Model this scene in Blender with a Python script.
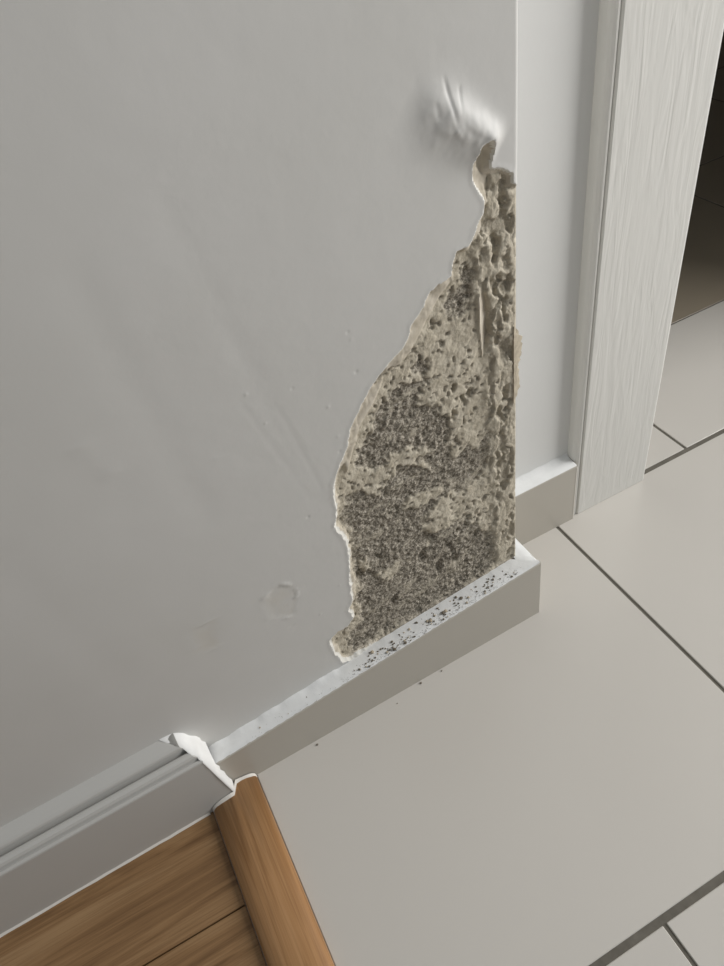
import bpy, bmesh, math, random
import numpy as np
from mathutils import Matrix, Vector

for o in list(bpy.data.objects):
    bpy.data.objects.remove(o)
scene = bpy.context.scene
C = scene.collection

# ------------------------------------------------------------------ camera
cam_d = bpy.data.cameras.new('camera')
cam = bpy.data.objects.new('camera', cam_d)
C.objects.link(cam)
cam_d.sensor_fit = 'VERTICAL'
cam_d.sensor_height = 36.0
cam_d.lens = 719.5 * 36.0 / 966.0
cam_d.clip_start = 0.02
right = Vector((0.8805, -0.4506, -0.1474)).normalized()
fwd = Vector((0.2298, 0.6776, -0.6986))
fwd = (fwd - right * fwd.dot(right)).normalized()
up = right.cross(fwd)
cam.matrix_world = Matrix(((right.x, up.x, -fwd.x, -0.2135),
                           (right.y, up.y, -fwd.y, -0.2977),
                           (right.z, up.z, -fwd.z, 0.5276),
                           (0, 0, 0, 1)))
scene.camera = cam

# ------------------------------------------------------------------ world, daylight, exposure
world = bpy.data.worlds.new('room_ambient')
scene.world = world
world.use_nodes = True
bg = world.node_tree.nodes['Background']
bg.inputs[0].default_value = (0.93, 0.97, 1.0, 1)
bg.inputs[1].default_value = 0.21

wl = bpy.data.lights.new('window_daylight', 'AREA')
wl.shape = 'RECTANGLE'
wl.size = 0.82
wl.size_y = 1.05
wl.energy = 27.5
wl.color = (1.0, 0.985, 0.968)
wlo = bpy.data.objects.new('window_daylight', wl)
C.objects.link(wlo)
# the light faces -X, its long side upright, filling the window opening
wlo.matrix_world = Matrix(((0, 0, 1, 1.185), (1, 0, 0, -0.50), (0, 1, 0, 0.98), (0, 0, 0, 1)))

scene.view_settings.view_transform = 'Standard'
scene.view_settings.look = 'None'
scene.view_settings.gamma = 1.0
scene.view_settings.use_curve_mapping = False
scene.view_settings.exposure = 0.0

# ------------------------------------------------------------------ helpers
WY = 0.0217                       # the main wall stands a little out of square with the tiles
CW, SW = math.cos(WY), math.sin(WY)

def wall_pt(u, n, z):             # u along the main wall, n into it
    return (u * CW - n * SW, u * SW + n * CW, z)

def lin(r, g, b):
    f = lambda c: (c / 255) / 12.92 if c <= 10 else ((c / 255 + 0.055) / 1.055) ** 2.4
    return (f(r), f(g), f(b), 1)

def obj(name, verts, faces, mat, parent=None, smooth=False):
    me = bpy.data.meshes.new(name)
    me.from_pydata(verts, [], faces)
    me.update()
    me.materials.append(mat)
    if smooth:
        me.polygons.foreach_set('use_smooth', [True] * len(me.polygons))
    o = bpy.data.objects.new(name, me)
    C.objects.link(o)
    if parent:
        o.parent = parent
    return o

def fix_normals(o):
    bm = bmesh.new(); bm.from_mesh(o.data)
    bmesh.ops.recalc_face_normals(bm, faces=bm.faces)
    bm.to_mesh(o.data); bm.free()

def box(name, x0, x1, y0, y1, z0, z1, mat, parent=None, bevel=0.0, seg=2):
    bm = bmesh.new()
    bmesh.ops.create_cube(bm, size=1)
    for v in bm.verts:
        v.co = ((x0 + x1) / 2 + v.co.x * (x1 - x0), (y0 + y1) / 2 + v.co.y * (y1 - y0), (z0 + z1) / 2 + v.co.z * (z1 - z0))
    if bevel:
        bmesh.ops.bevel(bm, geom=list(bm.edges), offset=bevel, segments=seg, affect='EDGES', profile=0.5)
    me = bpy.data.meshes.new(name)
    bm.to_mesh(me); bm.free()
    me.materials.append(mat)
    o = bpy.data.objects.new(name, me)
    C.objects.link(o)
    if parent:
        o.parent = parent
    return o

def prism(name, prof, path, mat, parent=None, smooth=False):
    """prof: list of (a,b); path: list of functions (a,b)->xyz, one per ring; closed and capped"""
    n = len(prof)
    vs, fs = [], []
    for f in path:
        vs += [f(a, b) for a, b in prof]
    for k in range(len(path) - 1):
        for i in range(n):
            j = (i + 1) % n
            fs.append((k * n + i, k * n + j, (k + 1) * n + j, (k + 1) * n + i))
    fs.append(tuple(range(n)))
    fs.append(tuple(range((len(path) - 1) * n, len(path) * n)))
    o = obj(name, vs, fs, mat, parent, smooth)
    fix_normals(o)
    return o

def structure(o, label=None):
    o['kind'] = 'structure'
    if label:
        o['label'] = label
    return o

def tag(o, label, cat, group=None, kind=None):
    o['label'] = label; o['category'] = cat
    if group: o['group'] = group
    if kind: o['kind'] = kind
    return o

# ------------------------------------------------------------------ materials
class NT:
    def __init__(s, name, rough=0.6, spec=0.3):
        s.m = bpy.data.materials.new(name); s.m.use_nodes = True
        s.t = s.m.node_tree
        s.b = s.t.nodes['Principled BSDF']
        s.b.inputs['Roughness'].default_value = rough
        s.b.inputs['Specular IOR Level'].default_value = spec
    def n(s, kind, **kw):
        nd = s.t.nodes.new(kind)
        for k, v in kw.items():
            if k in nd.inputs: nd.inputs[k].default_value = v
            else: setattr(nd, k, v)
        return nd
    def l(s, a, b): s.t.links.new(a, b)
    def coords(s, scale=(1, 1, 1)):
        tc = s.n('ShaderNodeTexCoord'); mp = s.n('ShaderNodeMapping')
        mp.inputs['Scale'].default_value = scale
        s.l(tc.outputs['Object'], mp.inputs['Vector'])
        return mp.outputs['Vector']
    def noise(s, scale, detail=3, rough=0.5, vec=None, dist=0.0):
        nd = s.n('ShaderNodeTexNoise')
        nd.inputs['Scale'].default_value = scale; nd.inputs['Detail'].default_value = detail
        nd.inputs['Roughness'].default_value = rough; nd.inputs['Distortion'].default_value = dist
        s.l(vec if vec is not None else s.coords(), nd.inputs['Vector'])
        return nd.outputs['Fac']
    def ramp(s, fac, stops):
        r = s.n('ShaderNodeValToRGB')
        e = r.color_ramp.elements
        while len(e) < len(stops): e.new(0.5)
        for i, (p, c) in enumerate(stops):
            e[i].position = p; e[i].color = c
        s.l(fac, r.inputs['Fac'])
        return r.outputs['Color']
    def mix(s, fac, a, b, blend='MIX'):
        m = s.n('ShaderNodeMix', data_type='RGBA', blend_type=blend)
        for v, i in ((fac, 0), (a, 6), (b, 7)):
            if hasattr(v, 'is_linked'): s.l(v, m.inputs[i])
            else: m.inputs[i].default_value = v
        return m.outputs[2]
    def bump(s, h, strength=0.3, dist=0.001):
        b = s.n('ShaderNodeBump')
        b.inputs['Strength'].default_value = strength; b.inputs['Distance'].default_value = dist
        s.l(h, b.inputs['Height']); s.l(b.outputs['Normal'], s.b.inputs['Normal'])
    def col(s, c):
        if hasattr(c, 'is_linked'): s.l(c, s.b.inputs['Base Color'])
        else: s.b.inputs['Base Color'].default_value = c
        return s.m

def plain(name, c, rough=0.6, spec=0.3, var=0.04, vscale=40, bump=0.0, bscale=300):
    t = NT(name, rough, spec)
    d = tuple(x * (1 - var) for x in c[:3]) + (1,)
    e = tuple(min(1, x * (1 + var)) for x in c[:3]) + (1,)
    if bump:
        t.bump(t.noise(bscale, 3), bump, 0.0006)
    return t.col(t.ramp(t.noise(vscale, 3), [(0.3, d), (0.7, e)]))

# painted plaster of the main wall; 'scuff' marks where old filler shows through
t = NT('grey_white_wall_paint', 0.55, 0.3)
at = t.n('ShaderNodeAttribute', attribute_name='scuff')
base = t.ramp(t.noise(9, 3), [(0.3, lin(208, 207, 203)), (0.7, lin(212, 211, 208))])
c = t.mix(at.outputs['Fac'], base, lin(203, 194, 176))
t.bump(t.noise(260, 3, 0.6), 0.07, 0.0006)
M_paint = t.col(c)
M_white = plain('white_wall_paint', lin(222, 222, 220), 0.55, 0.3, 0.01, 20, 0.08, 300)
M_rim = plain('torn_white_paint_edge', lin(226, 224, 217), 0.8, 0.1, 0.05, 200, 0.3, 500)
t = NT('cream_plaster_edge', 0.85, 0.1)
t.bump(t.noise(350, 4, 0.6), 0.35, 0.0008)
M_cream = t.col(t.ramp(t.noise(120, 4), [(0.3, lin(188, 179, 162)), (0.7, lin(212, 204, 190))]))
M_flake = plain('beige_plaster_flake', lin(186, 176, 158), .9, .05, .12, 250, .5, 500)
t = NT('bare_mortar', 0.95, 0.05)
at = t.n('ShaderNodeAttribute', attribute_name='dark')
n1 = t.noise(760, 3, 0.7)
n2 = t.noise(150, 4, 0.6)
beige = t.ramp(n2, [(0.3, lin(185, 176, 158)), (0.7, lin(212, 204, 187))])
grey = t.ramp(n1, [(0.32, lin(92, 87, 77)), (0.5, lin(146, 139, 127)), (0.66, lin(206, 198, 184))])
t.bump(n1, 0.6, 0.0012)
M_mortar = t.col(t.mix(at.outputs['Fac'], beige, grey))
M_skirt = plain('beige_ceramic_glaze', lin(185, 180, 170), 0.3, 0.45, 0.015, 12)
M_top = plain('white_overpaint', lin(232, 233, 232), 0.6, 0.3, 0.03, 90, 0.3, 260)
M_mdf = plain('white_baseboard_lacquer', lin(196, 195, 191), 0.4, 0.4, 0.015, 10)
M_cut = plain('raw_white_cut', lin(238, 238, 236), 0.75, 0.2, 0.02, 120, 0.3, 200)
M_caulk = plain('white_caulk', lin(226, 222, 214), 0.6, 0.3, 0.03, 150)
M_tile = plain('glazed_floor_tile', lin(208, 204, 197), 0.22, 0.45, 0.012, 3)
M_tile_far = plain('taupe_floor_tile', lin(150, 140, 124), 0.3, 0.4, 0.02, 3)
M_grout = plain('dark_grey_grout', lin(112, 108, 100), 0.9, 0.1, 0.12, 150, 0.4, 500)
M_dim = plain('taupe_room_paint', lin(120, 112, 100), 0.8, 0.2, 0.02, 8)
t = NT('white_woodgrain_foil', 0.42, 0.35)
g1 = t.noise(1.0, 2, 0.5, t.coords((100, 100, 13)), 1.6)
g2 = t.noise(1.0, 3, 0.5, t.coords((420, 420, 14)), 0.3)
t.bump(t.mix(0.15, g1, g2), 0.42, 0.0016)
M_case = t.col(lin(221, 220, 215))

def wood(name, along, c0, c1, c2, rough=0.4):
    t = NT(name, rough, 0.4)
    sc = [1.0, 1.0, 1.0]
    a = (4.5, 62, 40) if along == 'x' else (85, 4.5, 40)
    b = (13, 700, 300) if along == 'x' else (700, 12, 300)
    g = t.noise(1.0, 4, 0.6, t.coords(a), 1.6)
    f = t.noise(1.0, 3, 0.7, t.coords(b), 0.2)
    cc = t.ramp(g, [(0.28, c0), (0.5, c1), (0.72, c2)])
    ff = t.ramp(f, [(0.38, (0.62, 0.58, 0.54, 1)), (0.55, (1, 1, 1, 1))])
    t.bump(f, 0.2, 0.0005)
    return t.col(t.mix(0.5, cc, ff, 'MULTIPLY'))
M_plank = wood('oak_laminate', 'x', lin(118, 88, 58), lin(148, 115, 79), lin(166, 134, 97), 0.5)
M_bar = wood('honey_oak_bar', 'y', lin(158, 116, 74), lin(176, 134, 91), lin(190, 149, 106), 0.38)

# ------------------------------------------------------------------ floor: grout bed and single tiles
D = 0.0677          # depth of the recess behind the main wall's face
floor = box('floor', -0.2505, 2.6, -1.9, 2.4, -0.02, -0.0011, M_grout)
structure(floor, 'dark grey grout bed under the glazed floor tiles')
tile_cache = {}
def tile(x0, x1, y0, y1, mat):
    k = (round(x1 - x0, 4), round(y1 - y0, 4), mat.name)
    if k not in tile_cache:
        w, h = k[:2]
        o = box('tile', -w / 2, w / 2, -h / 2, h / 2, -0.0085, 0.0, mat, floor, 0.0005, 1)
        tile_cache[k] = o
    else:
        o = tile_cache[k].copy(); C.objects.link(o)
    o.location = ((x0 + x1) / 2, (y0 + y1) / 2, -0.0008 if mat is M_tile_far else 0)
    return o
rows = [(-1.1368, -1.4368, 0.386), (-0.8368, -1.1368, 0.232), (-0.5368, -0.8368, 0.386), (-0.2368, -0.5368, -0.0602),
        (0.0632, -0.2368, 0.0861), (0.234, 0.0632, 0.2529), (0.534, 0.234, 0.658), (0.834, 0.534, 0.36),
        (1.134, 0.834, 0.2), (1.434, 1.134, 0.36)]
gx, gy = 0.0014, 0.0025
for (ya, yb_, xj) in rows:
    lo, hi = -0.2518, 1.72
    if yb_ > 0.05: lo = 0.0
    cuts = [xj + 0.6 * k for k in range(-4, 5)]
    cuts = [lo] + [c for c in cuts if lo + 0.02 < c < hi - 0.02] + [hi]
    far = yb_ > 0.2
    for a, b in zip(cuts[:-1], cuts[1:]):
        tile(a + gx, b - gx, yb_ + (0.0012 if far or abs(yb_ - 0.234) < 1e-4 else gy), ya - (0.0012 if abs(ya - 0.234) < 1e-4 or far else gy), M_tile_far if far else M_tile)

# ------------------------------------------------------------------ wooden floor planks
wf = box('floor_wood', -1.4, -0.2885, -1.9, -0.02, -0.02, -0.0085, M_grout)
structure(wf, 'dark underlay below the oak laminate planks')
seam = [-0.0266, -0.0982, -0.2232, -0.3482, -0.4732, -0.5982, -0.7232, -0.8482]
for i in range(len(seam) - 1):
    y1, y0 = seam[i], seam[i + 1]
    cut = [-1.4, -0.62 - 0.23 * ((i * 7) % 3), -0.2890]
    if i < 1: cut = [-1.4, -0.2890]
    for a, b in zip(cut[:-1], cut[1:]):
        p = box('plank', a + 0.0003, b - 0.0003, y0 + 0.0005, y1 - 0.0005, -0.0085, 0.0, M_plank, wf, 0.0005, 1)

# ------------------------------------------------------------------ the main wall with the broken plaster
# outlines in millimetres on the wall: (along the wall from the corner, height)
OUTLINE = [(-17.0, 396.6), (-13.5, 392.7), (-13.1, 388.0), (-14.6, 381.6), (-11.2, 380.5), (-4.9, 377.3), (-2.5, 375.1), (-1.9, 369.0), (0.2, 367.7), (30, 364), (30, 58), (0.5, 64.9), (-121.9, 53.2), (-136.2, 55.0), (-152.0, 55.2), (-157.8, 58.8), (-161.8, 75.1), (-161.6, 91.4), (-155.0, 96.6), (-147.0, 96.3), (-140.5, 101.5), (-142.6, 113.7), (-137.4, 125.7), (-135.1, 148.3), (-132.0, 168.5), (-133.0, 184.3), (-136.3, 198.1), (-132.4, 215.3), (-133.2, 221.8), (-131.6, 232.0), (-122.8, 246.4), (-117.4, 255.2), (-114.1, 266.5), (-106.7, 275.8), (-98.7, 285.8), (-90.6, 294.1), (-79.7, 299.6), (-74.3, 304.0), (-70.2, 308.9), (-67.0, 314.8), (-59.5, 322.6), (-54.3, 329.9), (-47.4, 332.4), (-41.1, 334.1), (-39.5, 340.6), (-36.5, 345.6), (-29.9, 346.0), (-26.9, 348.9), (-22.8, 355.2), (-20.2, 359.9), (-19.1, 365.2), (-20.6, 368.9), (-23.5, 375.7), (-24.9, 381.3), (-25.6, 386.8), (-22.8, 391.8), (-21.7, 395.1)]
DARK = [[(-111.4, 242.4), (-98.6, 259.0), (-87.9, 272.1), (-77.3, 277.6), (-67.5, 274.9), (-59.6, 266.6), (-64.7, 256.4), (-52.6, 250.2), (-45.1, 234.3), (-38.9, 214.1), (-29.5, 199.9), (-17.2, 210.8), (-11.9, 199.0), (-17.8, 188.7), (-28.2, 172.9), (-43.3, 168.4), (-58.2, 184.4), (-64.4, 202.1), (-73.4, 223.2), (-87.1, 228.5), (-102.0, 224.4), (-110.9, 233.9)], [(-124.7, 214.6), (-114.5, 212.7), (-98.5, 204.6), (-85.4, 214.5), (-64.2, 203.8), (-46.8, 177.4), (-59.4, 170.6), (-72.6, 158.8), (-57.1, 148.6), (-42.8, 149.7), (-32.8, 127.0), (-11.2, 95.0), (-14.4, 72.8), (-40.6, 60.1), (-68.9, 58.4), (-92.1, 57.0), (-110.7, 53.4), (-133.4, 50.7), (-147.9, 58.1), (-145.8, 79.6), (-134.4, 87.0), (-131.7, 112.4), (-129.2, 145.2), (-126.9, 175.2), (-129.5, 196.6)], [(-33.0, 333.5), (-26.6, 334.5), (-21.8, 328.0), (-23.6, 316.6), (-27.7, 312.1), (-32.8, 304.0), (-42.6, 306.9), (-46.6, 313.7), (-40.3, 319.7), (-33.7, 321.9)], [(-65.9, 295.0), (-59.6, 293.4), (-56.5, 283.8), (-61.2, 277.5), (-67.3, 283.3)]]
BEIGE = [[(-85.7, 223.4), (-80.4, 230.6), (-66.6, 224.4), (-62.3, 216.0), (-72.2, 213.8), (-81.8, 214.2)], [(-87.0, 178.3), (-83.0, 185.5), (-67.5, 185.4), (-55.4, 179.8), (-59.1, 173.4), (-75.0, 173.6)], [(-74.0, 152.5), (-60.9, 153.2), (-50.9, 152.9), (-35.6, 157.6), (-23.4, 170.0), (-15.0, 168.9), (-18.9, 150.1), (-31.2, 144.3), (-45.0, 140.6), (-57.9, 138.4), (-70.0, 143.4)], [(-114.8, 226.9), (-105.4, 224.7), (-96.2, 210.4), (-98.7, 202.9), (-109.8, 206.2), (-116.8, 215.9)], [(-116.0, 128.6), (-103.1, 128.1), (-96.0, 132.0), (-97.4, 121.5), (-106.3, 116.6)], [(-130.6, 154.9), (-120.6, 149.8), (-118.0, 136.8), (-126.4, 143.1)], [(-133.0, 53.2), (-124.5, 62.5), (-101.7, 59.6), (-78.3, 56.6), (-77.3, 47.5), (-106.9, 47.3), (-124.8, 48.8)], [(-45.7, 246.6), (-27.7, 239.7), (-31.4, 209.9), (-42.9, 200.4), (-48.3, 210.6)]]
BAND = [[(-79.6, 293.1), (-69.6, 306.9), (-57.3, 321.6), (-47.1, 330.6), (-39.6, 330.0), (-50.8, 316.4), (-62.4, 302.4), (-72.6, 292.5)], [(-120.3, 236.8), (-114.5, 257.5), (-105.5, 271.5), (-96.1, 281.8), (-87.5, 287.3), (-93.1, 276.0), (-104.1, 264.1), (-113.3, 249.0), (-124.3, 222.3)]]
FLAP = [(-15.2, 395.2), (-12.4, 391.6), (-12.0, 386.8), (-13.9, 379.7), (-16.6, 370.6), (-18.0, 364.5), (-21.8, 374.4), (-24.2, 385.4), (-20.4, 394.0)]
FLAP_LEFT = [(-24.2, 385.4), (-20.8, 382.9), (-16.4, 375.6), (-18.0, 364.5), (-21.8, 374.4)]
SLIVER = [(-23.8, 310.4), (-20.8, 318.5), (-16.5, 307.4), (-15.1, 286.9), (-17.5, 277.6), (-20.6, 269.7), (-22.8, 286.9)]
PITS = [(-16.4, 351.3, 3), (-10.3, 342.3, 4), (-19.0, 336.3, 4), (-4.7, 327.9, 3), (-9.6, 315.5, 5), (-14.2, 318.3, 4), (-4.2, 314.3, 4), (-0.1, 314.0, 2), (-12.3, 371.6, 2.5), (-3.6, 372.5, 3), (-5.4, 360.1, 3), (-2.1, 352.5, 3), (-11.1, 221.2, 4), (-6.3, 222.5, 3), (-2.8, 228.6, 3), (-9.3, 207.4, 3.5), (-4.3, 180.9, 3), (-10.7, 173.2, 3.5), (-10.2, 153.0, 3), (-41.9, 260.0, 3), (-30.4, 245.4, 3), (-35.7, 243.8, 3.5), (-44.1, 238.6, 3), (-12.1, 143.8, 4), (-9.3, 97.3, 3), (-3.8, 77.7, 3), (-66.1, 102.0, 5), (-76.7, 121.9, 5), (-56.0, 118.2, 4), (-127.2, 138.8, 5), (-119.7, 131.3, 4), (-16.4, 290.9, 4), (-16.6, 283.5, 3.5), (-10.1, 290.2, 3.5), (-6.8, 274.1, 5), (-6.2, 267.4, 4), (1.2, 252.0, 3), (-12.6, 330.3, 3), (-7.8, 303.7, 3), (-16.8, 299.7, 3), (-70.7, 136.3, 6), (-52.0, 100.1, 4), (-110.7, 142.6, 4), (-105.5, 91.6, 4)]

rng = np.random.default_rng(7)

def vnoise(x, y, cell, seed):
    r = np.random.default_rng(seed)
    L = r.random((257, 257))
    fx, fy = x / cell + 1000.3, y / cell + 1000.7
    ix, iy = np.floor(fx).astype(int), np.floor(fy).astype(int)
    tx, ty = fx - ix, fy - iy
    tx = tx * tx * tx * (tx * (tx * 6 - 15) + 10); ty = ty * ty * ty * (ty * (ty * 6 - 15) + 10)
    ix %= 256; iy %= 256
    a = L[ix, iy] * (1 - tx) + L[ix + 1, iy] * tx
    b = L[ix, iy + 1] * (1 - tx) + L[ix + 1, iy + 1] * tx
    return (a * (1 - ty) + b * ty) * 2 - 1

def fbm(x, y, cell, seed, octv=4, gain=0.55):
    s, amp, tot = 0, 1.0, 0
    for k in range(octv):
        ca, sa = math.cos(k * 1.1), math.sin(k * 1.1)
        s = s + amp * vnoise(x * ca - y * sa, x * sa + y * ca, cell / 2 ** k, seed + k); tot += amp; amp *= gain
    return s / tot

def poly_sd(P, x, y):             # signed distance to a polygon, positive inside
    d = np.full(x.shape, 1e9); ins = np.zeros(x.shape, bool)
    n = len(P)
    for i in range(n):
        ax, ay = P[i]; bx, by = P[(i + 1) % n]
        ex, ey = bx - ax, by - ay
        tt = np.clip(((x - ax) * ex + (y - ay) * ey) / (ex * ex + ey * ey + 1e-12), 0, 1)
        d = np.minimum(d, (x - ax - tt * ex) ** 2 + (y - ay - tt * ey) ** 2)
        if ay != by:
            c = ((ay > y) != (by > y)) & (x < (bx - ax) * (y - ay) / (by - ay) + ax)
            ins ^= c
    d = np.sqrt(d)
    return np.where(ins, d, -d)

def sstep(a, b, x):
    tt = np.clip((x - a) / (b - a), 0, 1)
    return tt * tt * (3 - 2 * tt)

def seg_d(x, y, a, b):
    ex, ey = b[0] - a[0], b[1] - a[1]
    tt = np.clip(((x - a[0]) * ex + (y - a[1]) * ey) / (ex * ex + ey * ey), 0, 1)
    return np.hypot(x - a[0] - tt * ex, y - a[1] - tt * ey), tt

# grid (millimetres): fine over the broken patch, coarser beyond
step = 0.72
uf = np.arange(-170, 0.001, step)
uf = uf - uf[-1] + 2.2
uc = [uf[0]]; s = 1.2
while uc[-1] > -1300:
    uc.append(uc[-1] - s); s = min(s * 1.06, 40)
U = np.concatenate([np.array(uc[1:])[::-1], uf])
zf = np.arange(46, 436, step)
zlo = np.linspace(0, 46, 8)[:-1]
zh = [zf[-1]]; s = 1.2
while zh[-1] < 2400:
    zh.append(zh[-1] + s); s = min(s * 1.07, 120)
Z = np.concatenate([zlo, zf, np.array(zh[1:])])
nu, nz = len(U), len(Z)
UU, ZZ = np.meshgrid(U, Z)        # shape (nz,nu)
xs, ys = UU, ZZ

# intact, hand-trowelled surface
H = 0.22 * fbm(xs, ys, 70, 11, 3) + 0.05 * fbm(xs, ys, 9, 21, 3)
for a, b, wd, am in [((-164, 355), (-142, 226), 5, .07), ((-168, 315), (-147, 230), 2.2, .05), ((-172, 419), (-155, 322), 6, .08),
                     ((-243, 327), (-240, 306), 2.0, -.5), ((-303, 286), (-292, 162), 7, .2), ((-150, 300), (-139, 235), 2, .07),
                     ((-215, 400), (-205, 250), 9, .2)]:
    dd, _ = seg_d(xs, ys, a, b)
    H += am * np.exp(-(dd / wd) ** 2)
# old filler patches, scraped
scuff = np.zeros_like(H)
for P in ([(-239, 176), (-226, 171), (-233, 145), (-245, 151)], [(-193, 170), (-181, 175), (-172, 160), (-180, 137), (-195, 147)]):
    sdp = poly_sd(P, xs, ys) + 2.0 * fbm(xs, ys, 6, 31, 3)
    m_ = sstep(-1, 1.5, sdp)
    scuff = np.maximum(scuff, 0.3 * m_ * (0.5 + 0.5 * fbm(xs, ys, 8, 41, 2)))
    H += 0.2 * m_ - 0.55 * np.exp(-(sdp / 0.9) ** 2) * sstep(-0.1, 0.5, fbm(xs, ys, 7, 45, 2))
# small nicks near the floor and beside the break
for k in range(46):
    a = rng.uniform(-210, -40); b = rng.uniform(55, 330)
    r = rng.uniform(.6, 1.1)
    H += rng.choice([-.25, -.15, .3]) * np.exp(-(((xs - a) ** 2 + (ys - b) ** 2) / r ** 2))
# blown plaster: a lifted blister above the broken patch
dd, tt = seg_d(xs, ys, (-42, 417), (-16, 396))
side = ((xs + 42) * (-21) - (ys - 417) * 26) / math.hypot(26, 21)      # positive towards lower left
wdt = (8.5 + 6.5 * sstep(-4, 7, side)) * (1.0 - 0.3 * tt)
along = ((xs + 42) * 26 - (ys - 417) * 21) / (26 * 26 + 21 * 21)
blis = (3.4 + 2.4 * np.clip(along, 0, 1)) * np.exp(-(side / wdt) ** 2) * sstep(-0.5, 0.25, along) * (1 - sstep(0.95, 1.3, along))
H -= blis * (1 + 0.18 * fbm(xs, ys, 9, 17, 3))
for a, b, wd, am in [((-38.5, 430), (-35.2, 409), 0.9, .55), ((-30.5, 424), (-31.7, 413), 0.9, .38), ((-44, 421), (-43, 411), 1.3, .25), ((-36, 406), (-33, 402), 1.5, -.45)]:
    d2, _ = seg_d(xs, ys, a, b)
    H += am * np.exp(-(d2 / wd) ** 2) * sstep(-0.02, 0.35, _) * (1 - 0.6 * sstep(.7, 1.0, _))

sd0 = poly_sd(OUTLINE, xs, ys)
sd = sd0 + np.where(np.abs(sd0) < 20, 1.3 * fbm(xs, ys, 8, 51, 3, .65) + (0.35 + 0.75 * sstep(250, 200, ys)) * fbm(xs, ys, 4, 57, 3, .7), 0)
near = sd > -6
# torn paint lifts a little at the rim
H -= 0.22 * np.exp(-((sd + 0.6) / 1.6) ** 2) * (sd < 0)
# width of the cream plaster band inside the rim
bw = 3.2 + 1.6 * fbm(xs, ys, 14, 61, 2)
for P in BAND:
    bw += 9.0 * sstep(-3, 3, poly_sd(P, xs, ys))
dk = np.zeros_like(H)
grain = fbm(xs, ys, 2.6, 101, 2, .7)
lnh = fbm((xs * .96 + ys * .26) * .33, (ys * .96 - xs * .26), 7, 173, 4, .65)
brk = 6.5 * fbm(xs, ys, 11, 71, 5, .75) + 2.2 * grain + 3.5 * lnh
for P in DARK:
    dk = np.maximum(dk, sstep(-2.2, 2.0, poly_sd(P, xs, ys) + brk))
for P in BEIGE:
    dk *= 1 - 0.95 * sstep(-1.5, 1.5, poly_sd(P, xs, ys) - 0.7 * brk)
strip = sstep(-23, -12, xs + 5 * fbm(xs, ys, 16, 91, 3)) * sstep(60, 90, ys)      # chunky plaster along the corner
strip = np.maximum(strip, sstep(296, 318, ys) * sstep(-30, -20, xs))
dk *= 1 - 0.55 * sstep(0.16, 0.42, lnh + 0.35 * grain)
mid = fbm(xs, ys, 9, 111, 4, .6)
chunk = fbm(xs * 1.6, ys * .8, 9, 121, 3, .55)
ridge = 1 - np.abs(fbm(xs * 1.4 + 4 * mid, ys * 0.7, 13, 131, 3, .5)) * 2.6
lowr = sstep(-75, -45, xs) * (1 - sstep(-20, -8, xs)) * (1 - sstep(135, 160, ys))          # sandy lower part
depth_in = 4.2 + 1.5 * dk + 0.9 * mid + (0.9 * dk + 0.16 + 0.5 * lowr) * grain * 1.35
# small pits all over the beige render
pn = vnoise(xs, ys, 2.0, 141) + 0.5 * vnoise(xs, ys, 3.6, 142) + 0.35 * fbm(xs, ys, 30, 143, 2)
pitm = sstep(0.55, 0.8, pn) * (1 - strip)
depth_in += 1.3 * pitm * (1 - dk)
dk = np.maximum(dk, 0.75 * pitm)
wx = xs + 3.4 * fbm(xs, ys, 7, 301, 4, .65); wy = ys + 5.0 * fbm(xs, ys, 8, 311, 4, .65)
chunk = fbm(wx * 1.5, wy * .7, 8, 121, 3, .55)
hole = sstep(0.10, 0.24, fbm(wx * 1.7, wy * .62, 8.5, 131, 3, .6))
crk = np.exp(-(np.abs(fbm(wx * 1.5, wy * .5, 15, 151, 3, .6)) / 0.035) ** 2)
depth_st = 1.9 + 1.0 * chunk + 0.32 * grain + 2.3 * hole + 0.9 * crk
depth = depth_in * (1 - strip) + depth_st * strip
dk = dk * (1 - 0.9 * strip) + 0.3 * strip * hole
for (pu, pz, pr) in PITS:
    wob = 1 + 0.5 * fbm(xs, ys, 5, 161, 2)
    g = np.exp(-((((wx - pu) / (pr * .62)) ** 2 + ((wy - pz) / (pr * 1.0)) ** 2) * wob) ** 1.5)
    depth += (3.4 - 1.3 * strip) * g
    dk = np.maximum(dk, 0.5 * g)
# trowel lines running up to the right through the lower render
ln = fbm((xs * .8 - ys * .6) * 1.0, (xs * .6 + ys * .8) * .22, 6, 171, 3, .6)
depth += 0.7 * ln * (1 - strip)
# peeled flap at the top and the sliver standing off the wall
sf = poly_sd(FLAP, xs, ys); mf = sstep(-1.0, 1.2, sf)
depth = depth * (1 - mf) + mf * (4.5 + 0.35 * mid - 1.5 * sstep(0, 8, xs + 22))
sl_ = poly_sd(FLAP_LEFT, xs, ys); ml = sstep(-.6, .6, sl_)
depth = depth * (1 - ml) + ml * (1.6 + 0.25 * (xs + 24))
ss = poly_sd(SLIVER, xs, ys); ms = sstep(-.8, .5, ss)
depth = depth * (1 - ms) + ms * (1.8 + 0.75 * np.clip(xs + 23.5 - (ys - 290) * 0.03, 0, 9))
flapish = np.clip(np.maximum(mf, np.maximum(ml, ms)), 0, 1)
dk *= 1 - flapish
# the corner edge itself keeps a fairly straight line
edge = sstep(-2.0, 1.5, xs)
depth = depth * (1 - edge) + edge * (2.0 + 0.9 * mid + 0.45 * grain + 0.8 * crk)
depth = np.maximum(depth, 1.2)

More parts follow.
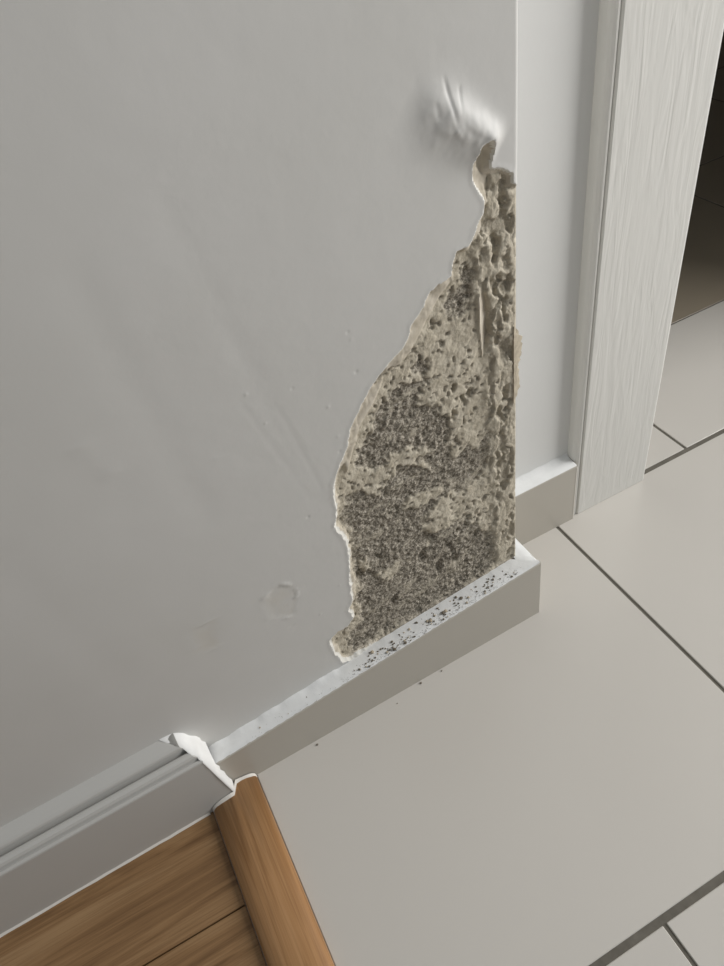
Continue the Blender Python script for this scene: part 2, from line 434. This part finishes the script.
band_t = np.clip(sd / np.maximum(bw, 0.8), 0, 1)
band_depth = 0.9 + 2.0 * band_t + 0.55 * fbm(xs, ys, 5, 181, 3) + 0.5 * np.sign(vnoise(xs, ys, 11, 185)) * band_t
inb = sstep(0.85, 1.15, sd / np.maximum(bw, 0.8))
full = band_depth * (1 - inb) + depth * inb
cutin = sstep(-0.2, 0.5, sd)
H = H * (1 - cutin) + full * cutin
# rounded outer corner
r = 2.6
xr = xs - 2.2
rnd = np.where(xr > -r, r - np.sqrt(np.maximum(r * r - (xr + r) ** 2, 0)), 0)
Hn = np.where(xr > -r, np.maximum(H, rnd), H)

cls = np.zeros(H.shape, int)
rimw = 1.0 + 0.7 * fbm(xs, ys, 10, 191, 2) + 0.9 * sstep(-115, -130, xs)
cls[sd > 0.1] = 1
cls[sd > 0.1 + rimw] = 2
cls[sd > np.maximum(bw, rimw + 0.3)] = 3
cls[(mf > .5) | (ms > .5)] = np.where(cls[(mf > .5) | (ms > .5)] > 1, 2, cls[(mf > .5) | (ms > .5)])

# positions, with extra columns turning onto the return face
ret = np.array([4, 8, 14, 22, 34, 50, 67.0])
RX = np.zeros((nz, len(ret))); RN = np.zeros((nz, len(ret)))
h0 = Hn[:, -1]
for j, q in enumerate(ret):
    RN[:, j] = h0 + (q - 2) * (67.7 - h0) / 65.0
    RX[:, j] = 2.2 + 0.12 * fbm(np.full(nz, q * 1.0), Z, 40, 201, 2)
# a swollen flake of plaster bulging sideways from the corner edge
PU = np.concatenate([UU, RX], 1); PN = np.concatenate([Hn, RN], 1)
PZ = np.concatenate([ZZ, np.repeat(Z[:, None], len(ret), 1)], 1)
zl = (PZ < 40)
X = (PU * CW - PN * SW) / 1000; Yw = (PU * SW + PN * CW) / 1000
verts = np.stack([X.ravel(), Yw.ravel(), (PZ / 1000).ravel()], 1)
nc = PU.shape[1]
ii = np.arange(nz - 1)[:, None] * nc + np.arange(nc - 1)[None, :]
quads = np.stack([ii, ii + 1, ii + nc + 1, ii + nc], -1).reshape(-1, 4)
CL = np.concatenate([cls, np.zeros((nz, len(ret)), int)], 1).ravel()
fcl = np.max(CL[quads], axis=1)
DKV = np.concatenate([dk, np.zeros((nz, len(ret)))], 1).ravel()
SCV = np.concatenate([scuff, np.zeros((nz, len(ret)))], 1).ravel()

def grid_mesh(name, mask, mat, attrs, parent=None):
    q = quads[mask]
    used, inv = np.unique(q, return_inverse=True)
    q = inv.reshape(q.shape)
    me = bpy.data.meshes.new(name)
    me.vertices.add(len(used)); me.vertices.foreach_set('co', verts[used].astype(np.float32).ravel())
    me.loops.add(q.size); me.loops.foreach_set('vertex_index', q.astype(np.int32).ravel())
    me.polygons.add(len(q)); me.polygons.foreach_set('loop_start', np.arange(0, q.size, 4, dtype=np.int32))
    me.polygons.foreach_set('loop_total', np.full(len(q), 4, np.int32))
    me.update(calc_edges=True)
    me.polygons.foreach_set('use_smooth', np.ones(len(q), bool))
    for an, av in attrs.items():
        a = me.attributes.new(an, 'FLOAT', 'POINT')
        a.data.foreach_set('value', av[used].astype(np.float32))
    me.materials.append(mat)
    o = bpy.data.objects.new(name, me); C.objects.link(o)
    if parent: o.parent = parent
    return o
wall = grid_mesh('wall_left', fcl == 0, M_paint, {'scuff': SCV})
structure(wall, 'grey white painted wall with a broken plaster patch at its outer corner')
o = grid_mesh('paint_rim', fcl == 1, M_rim, {}, wall); o['label'] = 'torn white paint edge round the broken patch'
o = grid_mesh('plaster_edge', fcl == 2, M_cream, {}, wall); o['label'] = 'cream plaster layer showing inside the torn paint'
o = grid_mesh('exposed_mortar', fcl == 3, M_mortar, {'dark': DKV}, wall); o['label'] = 'bare grey and beige crumbling mortar'

# swollen plaster flake bulging out past the corner edge
vs, fs = [], []
K, S = 26, 9
for i in range(K):
    q = i / (K - 1); z = 226 + q * 58
    am = math.sin(math.pi * q) ** 0.7 * (0.85 + 0.3 * math.sin(9 * q + 1))
    for j in range(S):
        a = j / (S - 1)
        bx = (0.15 + 8.6 * am * (0.75 + 0.5 * rng.random()) * math.sin(math.pi * min(1, a * 1.0)) ** 0.8) + 0.35 * math.sin(i * 2.3 + j * 1.7)
        n_ = 0.8 + a * (3 + 6 * am) + 0.5 * rng.random()
        p = wall_pt(max(-0.2, bx if 0 < j < S - 1 else -0.3) / 1000, n_ / 1000, z / 1000)
        vs.append(p)
for i in range(K - 1):
    for j in range(S - 1):
        fs.append((i * S + j, i * S + j + 1, (i + 1) * S + j + 1, (i + 1) * S + j))
fs.append(tuple(range(S))); fs.append(tuple(range((K - 1) * S, K * S)))
for i in range(K - 1):
    fs.append((i * S, (i + 1) * S, (i + 1) * S + S - 1, i * S + S - 1))
o = obj('plaster_flake', vs, fs, M_flake, wall, False); fix_normals(o)
o['label'] = 'cream plaster flake swelling out past the corner edge'

# ------------------------------------------------------------------ recess wall, doorway, dark room beyond
b = box('wall_back', -1.3, 0.186, D, 0.28, 0, 2.4, M_white)
structure(b, 'white recessed wall between the corner and the door casing')
b = box('wall_beside_doorway', 0.676, 1.2, D, 0.28, 0, 2.4, M_white); structure(b)  # unseen; set close to narrow the doorway and shade the tiles beyond
b = box('wall_above_doorway', 0.186, 0.676, D, 0.28, 2.05, 2.4, M_white); structure(b)
# window wall on the right with its opening
wr = box('wall_right', 1.2, 1.32, -1.9, -0.92, 0, 2.4, M_white); structure(wr, 'white wall beside the window')
wp = box('pier', 1.2, 1.32, -0.08, D, 0, 2.4, M_white, wr)
wp = box('sill_wall', 1.2, 1.32, -0.92, -0.08, 0, 0.44, M_white, wr)
wp = box('lintel', 1.2, 1.32, -0.92, -0.08, 1.52, 2.4, M_white, wr)
# unseen far room shell, closed in to keep the doorway dark
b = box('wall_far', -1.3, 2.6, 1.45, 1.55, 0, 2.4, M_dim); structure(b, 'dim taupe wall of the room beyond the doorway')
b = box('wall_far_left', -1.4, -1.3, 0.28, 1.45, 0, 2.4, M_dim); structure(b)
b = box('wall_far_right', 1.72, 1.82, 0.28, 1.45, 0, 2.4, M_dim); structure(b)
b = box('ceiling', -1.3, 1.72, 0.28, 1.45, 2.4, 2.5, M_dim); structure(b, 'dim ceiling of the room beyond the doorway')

# door casing: embossed white board with a rounded, stepped edge, and the lining behind it
cy0 = 0.0552
prof = [(0.1043, D), (0.1043, 0.0612), (0.1049, 0.0589), (0.1061, 0.0573), (0.1078, 0.0564), (0.1091, 0.0563), (0.1095, 0.0574), (0.1101, 0.0574), (0.1105, 0.0560), (0.1114, cy0),
        (0.1885, cy0), (0.1902, 0.0557), (0.1912, 0.0568), (0.1915, 0.0585), (0.1915, D)]
case = prism('trim_1', prof, [lambda a, b, z=z: (a, b, z) for z in (0.0004, 0.3, 0.6, 1.2, 2.11)], M_case)
structure(case, 'white wood grain embossed door casing standing on the tiles')
j = box('door_lining', 0.186, 0.1895, D, 0.28, 0, 2.05, M_case, case, 0.0006, 1)
prof2 = [(0.8619 - a, b) for a, b in prof]
case2 = prism('trim_2', prof2, [lambda a, b, z=z: (a, b, z) for z in (0.0004, 2.11)], M_case)
structure(case2, 'white door casing on the far side of the doorway')
box('door_lining', 0.6724, 0.676, D, 0.28, 0, 2.05, M_case, case2, 0.0006, 1)

# ------------------------------------------------------------------ ceramic skirting
H0, HL, T0 = 0.0665, 0.0452, 0.0142
UL = -0.2712
def sk_h(u): return H0 + (HL - H0) * (u / -0.25)
def sk_front(u): return -(0.0145 + (0.0136 - 0.0145) * (u / -0.25))
us = [UL + (T0 - UL) * k / 24 for k in range(25)]
# main piece: body between the wall face and its front, mitred at the corner
ring = []
vs, fs = [], []
for u in us:
    f = sk_front(u); h = sk_h(u); bk = 0.0 if u <= 0 else -0.0
    e = 0.0008
    uu = u
    P = [(f, 0), (f, h - e), (f + e, h), (-0.0002 if u <= 0 else max(f + 2 * e, -u * 1.0), h), (-0.0002 if u <= 0 else max(f + 2 * e, -u * 1.0), 0)]
    vs += [wall_pt(uu, p[0], p[1]) for p in P]
n5 = 5
for k in range(len(us) - 1):
    for i in range(n5):
        j2 = (i + 1) % n5
        fs.append((k * n5 + i, k * n5 + j2, (k + 1) * n5 + j2, (k + 1) * n5 + i))
fs.append(tuple(range(n5))); fs.append(tuple(range((len(us) - 1) * n5, len(us) * n5)))
sk = obj('baseboard_front', vs, fs, M_skirt); fix_normals(sk)
structure(sk, 'beige ceramic skirting below the broken plaster, painted white on top')
# white paint and caulk smeared over the top, feathering onto the wall
rngp = random.Random(3)
vs, fs = [], []
N = 120
for k in range(N):
    u = UL + (T0 - 0.0006 - UL) * k / (N - 1)
    f = sk_front(u); h = sk_h(u)
    jf = 0.0006 * math.sin(k * 1.9) * rngp.random()
    bk = 0.0022 if u < -0.003 else min(0.0022, -u) 
    up_ = 0.0035 + 0.0014 * math.sin(k * 0.7) * rngp.random() if u < -0.165 else 0.0009 + 0.0006 * rngp.random()
    if u > -0.003: bk = max(f + 0.0035, -u); up_ = 0.0006
    row = [(f + 0.0004 + max(0, jf), h - 0.0006), (f + 0.0009, h + 0.0004), (f * 0.5 + bk * .0, h + 0.0007 + 0.0003 * rngp.random()), (f * 0.2, h + 0.0009 + up_ * .25), (bk, h + up_)]
    if u > -0.003:
        row = [(f + 0.0004, h - 0.0006), (f + 0.0009, h + 0.0004), (f * .8 + bk * .2, h + 0.0007), (f * .5 + bk * .5, h + 0.0008), (bk, h + 0.0008)]
    vs += [wall_pt(u, a, b) for a, b in row]
for k in range(N - 1):
    for i in range(4):
        fs.append((k * 5 + i, k * 5 + i + 1, (k + 1) * 5 + i + 1, (k + 1) * 5 + i))
o = obj('painted_top', vs, fs, M_top, sk, True); fix_normals(o); o['label'] = 'white paint and caulk over the skirting top'
# return piece round the corner
e = 0.0008
profr = [(0.0021, 0), (T0, 0), (T0, H0 - e), (T0 - e, H0), (0.0021, H0)]
def rp(n_):
    return lambda a, b: wall_pt(a, n_ if n_ > 0 else -a * 1.0, b)
rt = prism('baseboard_return', profr, [rp(-1), rp(0.004), rp(0.03), rp(D - 0.0150)], M_skirt)
structure(rt, 'beige ceramic skirting returning round the wall corner')
vs, fs = [], []
for k in range(12):
    q = k / 11
    n_ = -0.012 + q * (D - 0.0155 + 0.012)
    row = [(max(0.0004, -n_) if n_ < 0 else 0.0002, H0 + 0.0008), (T0 * .5 if n_ > -0.006 else T0 * .9, H0 + 0.001), (T0 - 0.0005 - 0.0012 * abs(math.sin(k * 1.3)), H0 + 0.0005), (T0 - 0.0002, H0 - 0.0005)]
    vs += [wall_pt(a, n_, b) for a, b in row]
for k in range(11):
    for i in range(3):
        fs.append((k * 4 + i, k * 4 + i + 1, (k + 1) * 4 + i + 1, (k + 1) * 4 + i))
o = obj('painted_top', vs, fs, M_top, rt, True); fix_normals(o); o['label'] = 'white paint over the skirting top'
# recess piece between the corner and the casing
profb = [(D, 0), (D - T0, 0), (D - T0, 0.0699 - e), (D - T0 + e, 0.0699), (D, 0.0699)]
rc = prism('baseboard_recess', profb, [lambda a, b: (0.0008, a, b), lambda a, b: (0.05, a, b), lambda a, b: (0.1040, a, b)], M_skirt)
structure(rc, 'beige ceramic skirting in the recess beside the door casing')
vs, fs = [], []
for k in range(24):
    x = 0.001 + (0.1038 - 0.001) * k / 23
    row = [(D - T0 + 0.0004, 0.0695), (D - T0 + 0.0012, 0.0704), (D - 0.005, 0.0708), (D - 0.0015, 0.0722 + 0.0004 * math.sin(k)), (D - 0.0001, 0.0745 + 0.0005 * math.sin(k * 1.7))]
    vs += [(x, a, b) for a, b in row]
for k in range(23):
    for i in range(4):
        fs.append((k * 5 + i, k * 5 + i + 1, (k + 1) * 5 + i + 1, (k + 1) * 5 + i))
o = obj('painted_top', vs, fs, M_top, rc, True); fix_normals(o); o['label'] = 'white paint over the skirting top'
o = box('caulk_bead', 0.1032, 0.1046, D - T0 - 0.0003, D - T0 + 0.0012, 0.001, 0.068, M_caulk, rc, 0.0004, 2)

# ------------------------------------------------------------------ moulded white baseboard on the left, cut off at its end
UE = -0.2722
F = -0.0213
prof = [(0.0015, 0), (F, 0), (F, 0.0670), (F + 0.0003, 0.0684), (F + 0.0010, 0.0691), (F + 0.0022, 0.0692), (F + 0.0028, 0.0682), (F + 0.0033, 0.0690), (F + 0.0036, 0.0715),
        (F + 0.0046, 0.0733), (F + 0.0064, 0.0742), (F + 0.0082, 0.0742), (F + 0.0094, 0.0732), (F + 0.0100, 0.0705), (F + 0.0110, 0.0705), (F + 0.0112, 0.0778), (F + 0.0117, 0.0792), (F + 0.0130, 0.0804), (F + 0.0165, 0.0822), (F + 0.0190, 0.0834), (0.0015, 0.0850)]
def end_u(a, b): return float(np.interp(b, [0, .01, .05, .069, .0745, .0795, .0850], [-.2690, -.2694, -.2736, -.2756, -.2810, -.2850, -.2945]))
bb = prism('baseboard_left', prof, [lambda a, b: wall_pt(-1.3, a, b), lambda a, b: wall_pt(-0.6, a, b), lambda a, b: wall_pt(-0.285, a, b), lambda a, b: wall_pt(end_u(a, b), a, b)], M_mdf)
structure(bb, 'white moulded baseboard along the wood floor, cut off at the tiles')
# ragged white cut face on its end
rr = random.Random(11)
fr = [(F - 0.0006, 0.0085), (F - 0.0005, 0.03), (F - 0.0004, 0.05), (F, 0.0672), (F + 0.0016, 0.0702), (F + 0.0046, 0.0706), (F + 0.0062, 0.0736), (F + 0.0098, 0.0758), (F + 0.0140, 0.0798), (F + 0.0185, 0.0834), (0.001, 0.0856)]
fine = []
for k in range(len(fr) - 1):
    for q in range(4):
        w_ = q / 4
        fine.append((fr[k][0] * (1 - w_) + fr[k + 1][0] * w_, fr[k][1] * (1 - w_) + fr[k + 1][1] * w_))
fine.append(fr[-1])
vs, fs = [], []
for (a, b) in fine:
    u0 = end_u(a, b) + 0.0002
    ub = float(np.interp(b, [0, .01, .0375, .0625, .073, .0856], [-.2672, -.2676, -.2698, -.2722, -.2770, -.2850])) + 0.0007 * math.sin(b * 500)
    nb = -0.0140 if b < 0.045 else -0.0140 + min(1, (b - 0.045) / 0.006) * 0.0142
    nb = max(nb, a + 0.0012)
    zb = b
    ja = rr.uniform(-0.0003, 0.0002)
    vs += [wall_pt(u0 - 0.0008, a + ja, b), wall_pt(u0 + 0.0002, a + ja, b + .0002),
           wall_pt((u0 + ub) / 2 + 0.0004, (a + nb) / 2, (b + zb) / 2), wall_pt(ub, nb, zb)]
for k in range(len(fine) - 1):
    for i in range(3):
        fs.append((k * 4 + i, k * 4 + i + 1, (k + 1) * 4 + i + 1, (k + 1) * 4 + i))
o = obj('cut_end', vs, fs, M_cut, bb, True); fix_normals(o); o['label'] = 'bright white ragged cut end of the baseboard'
# caulk along the foot of the baseboard
vs, fs = [], []
for k in range(90):
    u = -0.292 - k * 0.008
    s1 = 0.0011 + 0.0005 * rr.random()
    vs += [wall_pt(u, F + 0.0002, 0.0014 + 0.0006 * rr.random()), wall_pt(u, F - s1 * .6, 0.0009), wall_pt(u, F - s1, 0.0001)]
for k in range(89):
    for i in range(2):
        fs.append((k * 3 + i, k * 3 + i + 1, (k + 1) * 3 + i + 1, (k + 1) * 3 + i))
o = obj('caulk_bead', vs, fs, M_caulk, bb, True); fix_normals(o); o['label'] = 'thin off-white caulk line'

# ------------------------------------------------------------------ rounded oak threshold bar
x0, x1, hb = -0.2887, -0.2505, 0.0098
pr = [(x0, 0.0)]
for k in range(15):
    a = math.pi * (1 - k / 14)
    pr.append(((x0 + x1) / 2 + math.cos(a) * (x1 - x0) / 2 * (0.999 if 0 < k < 14 else 1), 0.0006 + (hb - 0.0006) * math.sin(a) ** 0.72))
pr.append((x1, 0.0))
def bar_end(a, b):
    u = a
    y = -0.0283 + 0.0217 * (u + 0.28) if a < -0.2675 else -0.0203 + 0.0217 * (u + 0.26)
    return (a, y, b)
bar = prism('threshold_bar', pr, [lambda a, b: (a, -1.5, b), lambda a, b: (a, -0.6, b), lambda a, b: (a, -0.1, b), bar_end], M_bar, None, True)
tag(bar, 'rounded honey oak threshold bar between wood floor and tiles', 'threshold')
# caulk where the bar meets the skirting and the baseboard
vs, fs = [], []
pts = [p for p in pr[1:-1]]
for (a, b) in pts:
    x, y, z = bar_end(a, b)
    s1 = 0.0009 + 0.0007 * rr.random()
    vs += [(x, y + 0.0004, z + s1 + 0.0004), (x, y - s1 * .7, z + 0.0007), (x, y - s1 * 1.3, z - 0.0001)]
for k in range(len(pts) - 1):
    for i in range(2):
        fs.append((k * 3 + i, k * 3 + i + 1, (k + 1) * 3 + i + 1, (k + 1) * 3 + i))
o = obj('caulk_bead', vs, fs, M_caulk, bar, True); fix_normals(o); o['label'] = 'off-white caulk at the bar end'

# ------------------------------------------------------------------ mortar crumbs lying on the skirting and on the floor
def crumb_mesh(seed):
    r_ = random.Random(seed)
    bm = bmesh.new()
    bmesh.ops.create_icosphere(bm, subdivisions=1, radius=1)
    for v in bm.verts:
        v.co *= r_.uniform(.65, 1.15)
        v.co.z *= .7
    zm = min(v.co.z for v in bm.verts)
    for v in bm.verts: v.co.z -= zm
    me = bpy.data.meshes.new('mortar_crumb'); bm.to_mesh(me); bm.free()
    return me
M_cr = [plain('grey_crumb', lin(120, 112, 100), .95, .05, .2, 300), plain('beige_crumb', lin(186, 174, 154), .95, .05, .1, 300)]
cms = []
for k in range(8):
    me = crumb_mesh(k); me.materials.append(M_cr[0] if k % 4 else M_cr[1]); cms.append(me)
rc_ = random.Random(5)
def top_z(u, n_):
    f = sk_front(u)
    return sk_h(u) + 0.0006
for k in range(150):
    q = rc_.random()
    u = -0.155 + 0.150 * rc_.random() if q < .85 else -0.262 + 0.1 * rc_.random()
    cl_ = rc_.choice([-0.105, -0.088, -0.075, -0.06, -0.12, -0.135, -0.03])
    if rc_.random() < .5: u = cl_ + rc_.gauss(0, .004)
    u = min(u, -0.002)
    n_ = -0.0126 + 0.0118 * rc_.random()
    s_ = rc_.uniform(0.0004, 0.001) if rc_.random() < .82 else rc_.uniform(.001, .0017)
    o = bpy.data.objects.new('mortar_crumb', cms[k % 8]); C.objects.link(o)
    p = wall_pt(u, n_, top_z(u, n_)); o.location = p
    o.scale = (s_, s_, s_); o.rotation_euler = (0, 0, rc_.random() * 6)
    tag(o, 'tiny mortar crumb lying on the white top of the skirting', 'crumb', 'mortar crumbs on the skirting top')
for (x, y, s_) in [(-0.105, -0.0185, .0011), (-0.085, -0.018, .0008), (-0.2, -0.0215, .001), (-0.13, -0.024, .0006)]:
    o = bpy.data.objects.new('floor_crumb', cms[1]); C.objects.link(o)
    o.location = (x, y, 0.0); o.scale = (s_, s_, s_)
    tag(o, 'tiny dark crumb on the tiles at the foot of the skirting', 'crumb', 'crumbs at the foot of the skirting')

# fine dust and grit strewn over the skirting top (too fine to count)
vs, fs = [], []
for k in range(1500):
    u = -0.165 + 0.160 * rc_.random()
    if rc_.random() < .12: u = -0.26 + 0.26 * rc_.random()
    u = min(u, -0.001)
    n_ = -0.0130 * rc_.random() ** 1.4 - 0.0005
    z_ = sk_h(u) + 0.0007
    r_ = rc_.uniform(0.00012, 0.00034); a_ = rc_.random() * 6
    b0 = len(vs)
    for q in range(3):
        vs.append(wall_pt(u + r_ * math.cos(a_ + q * 2.09), n_ + r_ * math.sin(a_ + q * 2.09), z_))
    vs.append(wall_pt(u, n_, z_ + r_ * 1.3))
    fs += [(b0, b0 + 1, b0 + 3), (b0 + 1, b0 + 2, b0 + 3), (b0 + 2, b0, b0 + 3), (b0, b0 + 2, b0 + 1)]
dust = obj('mortar_dust', vs, fs, M_cr[0])
tag(dust, 'fine grey mortar dust strewn along the white skirting top', 'dust', None, 'stuff')
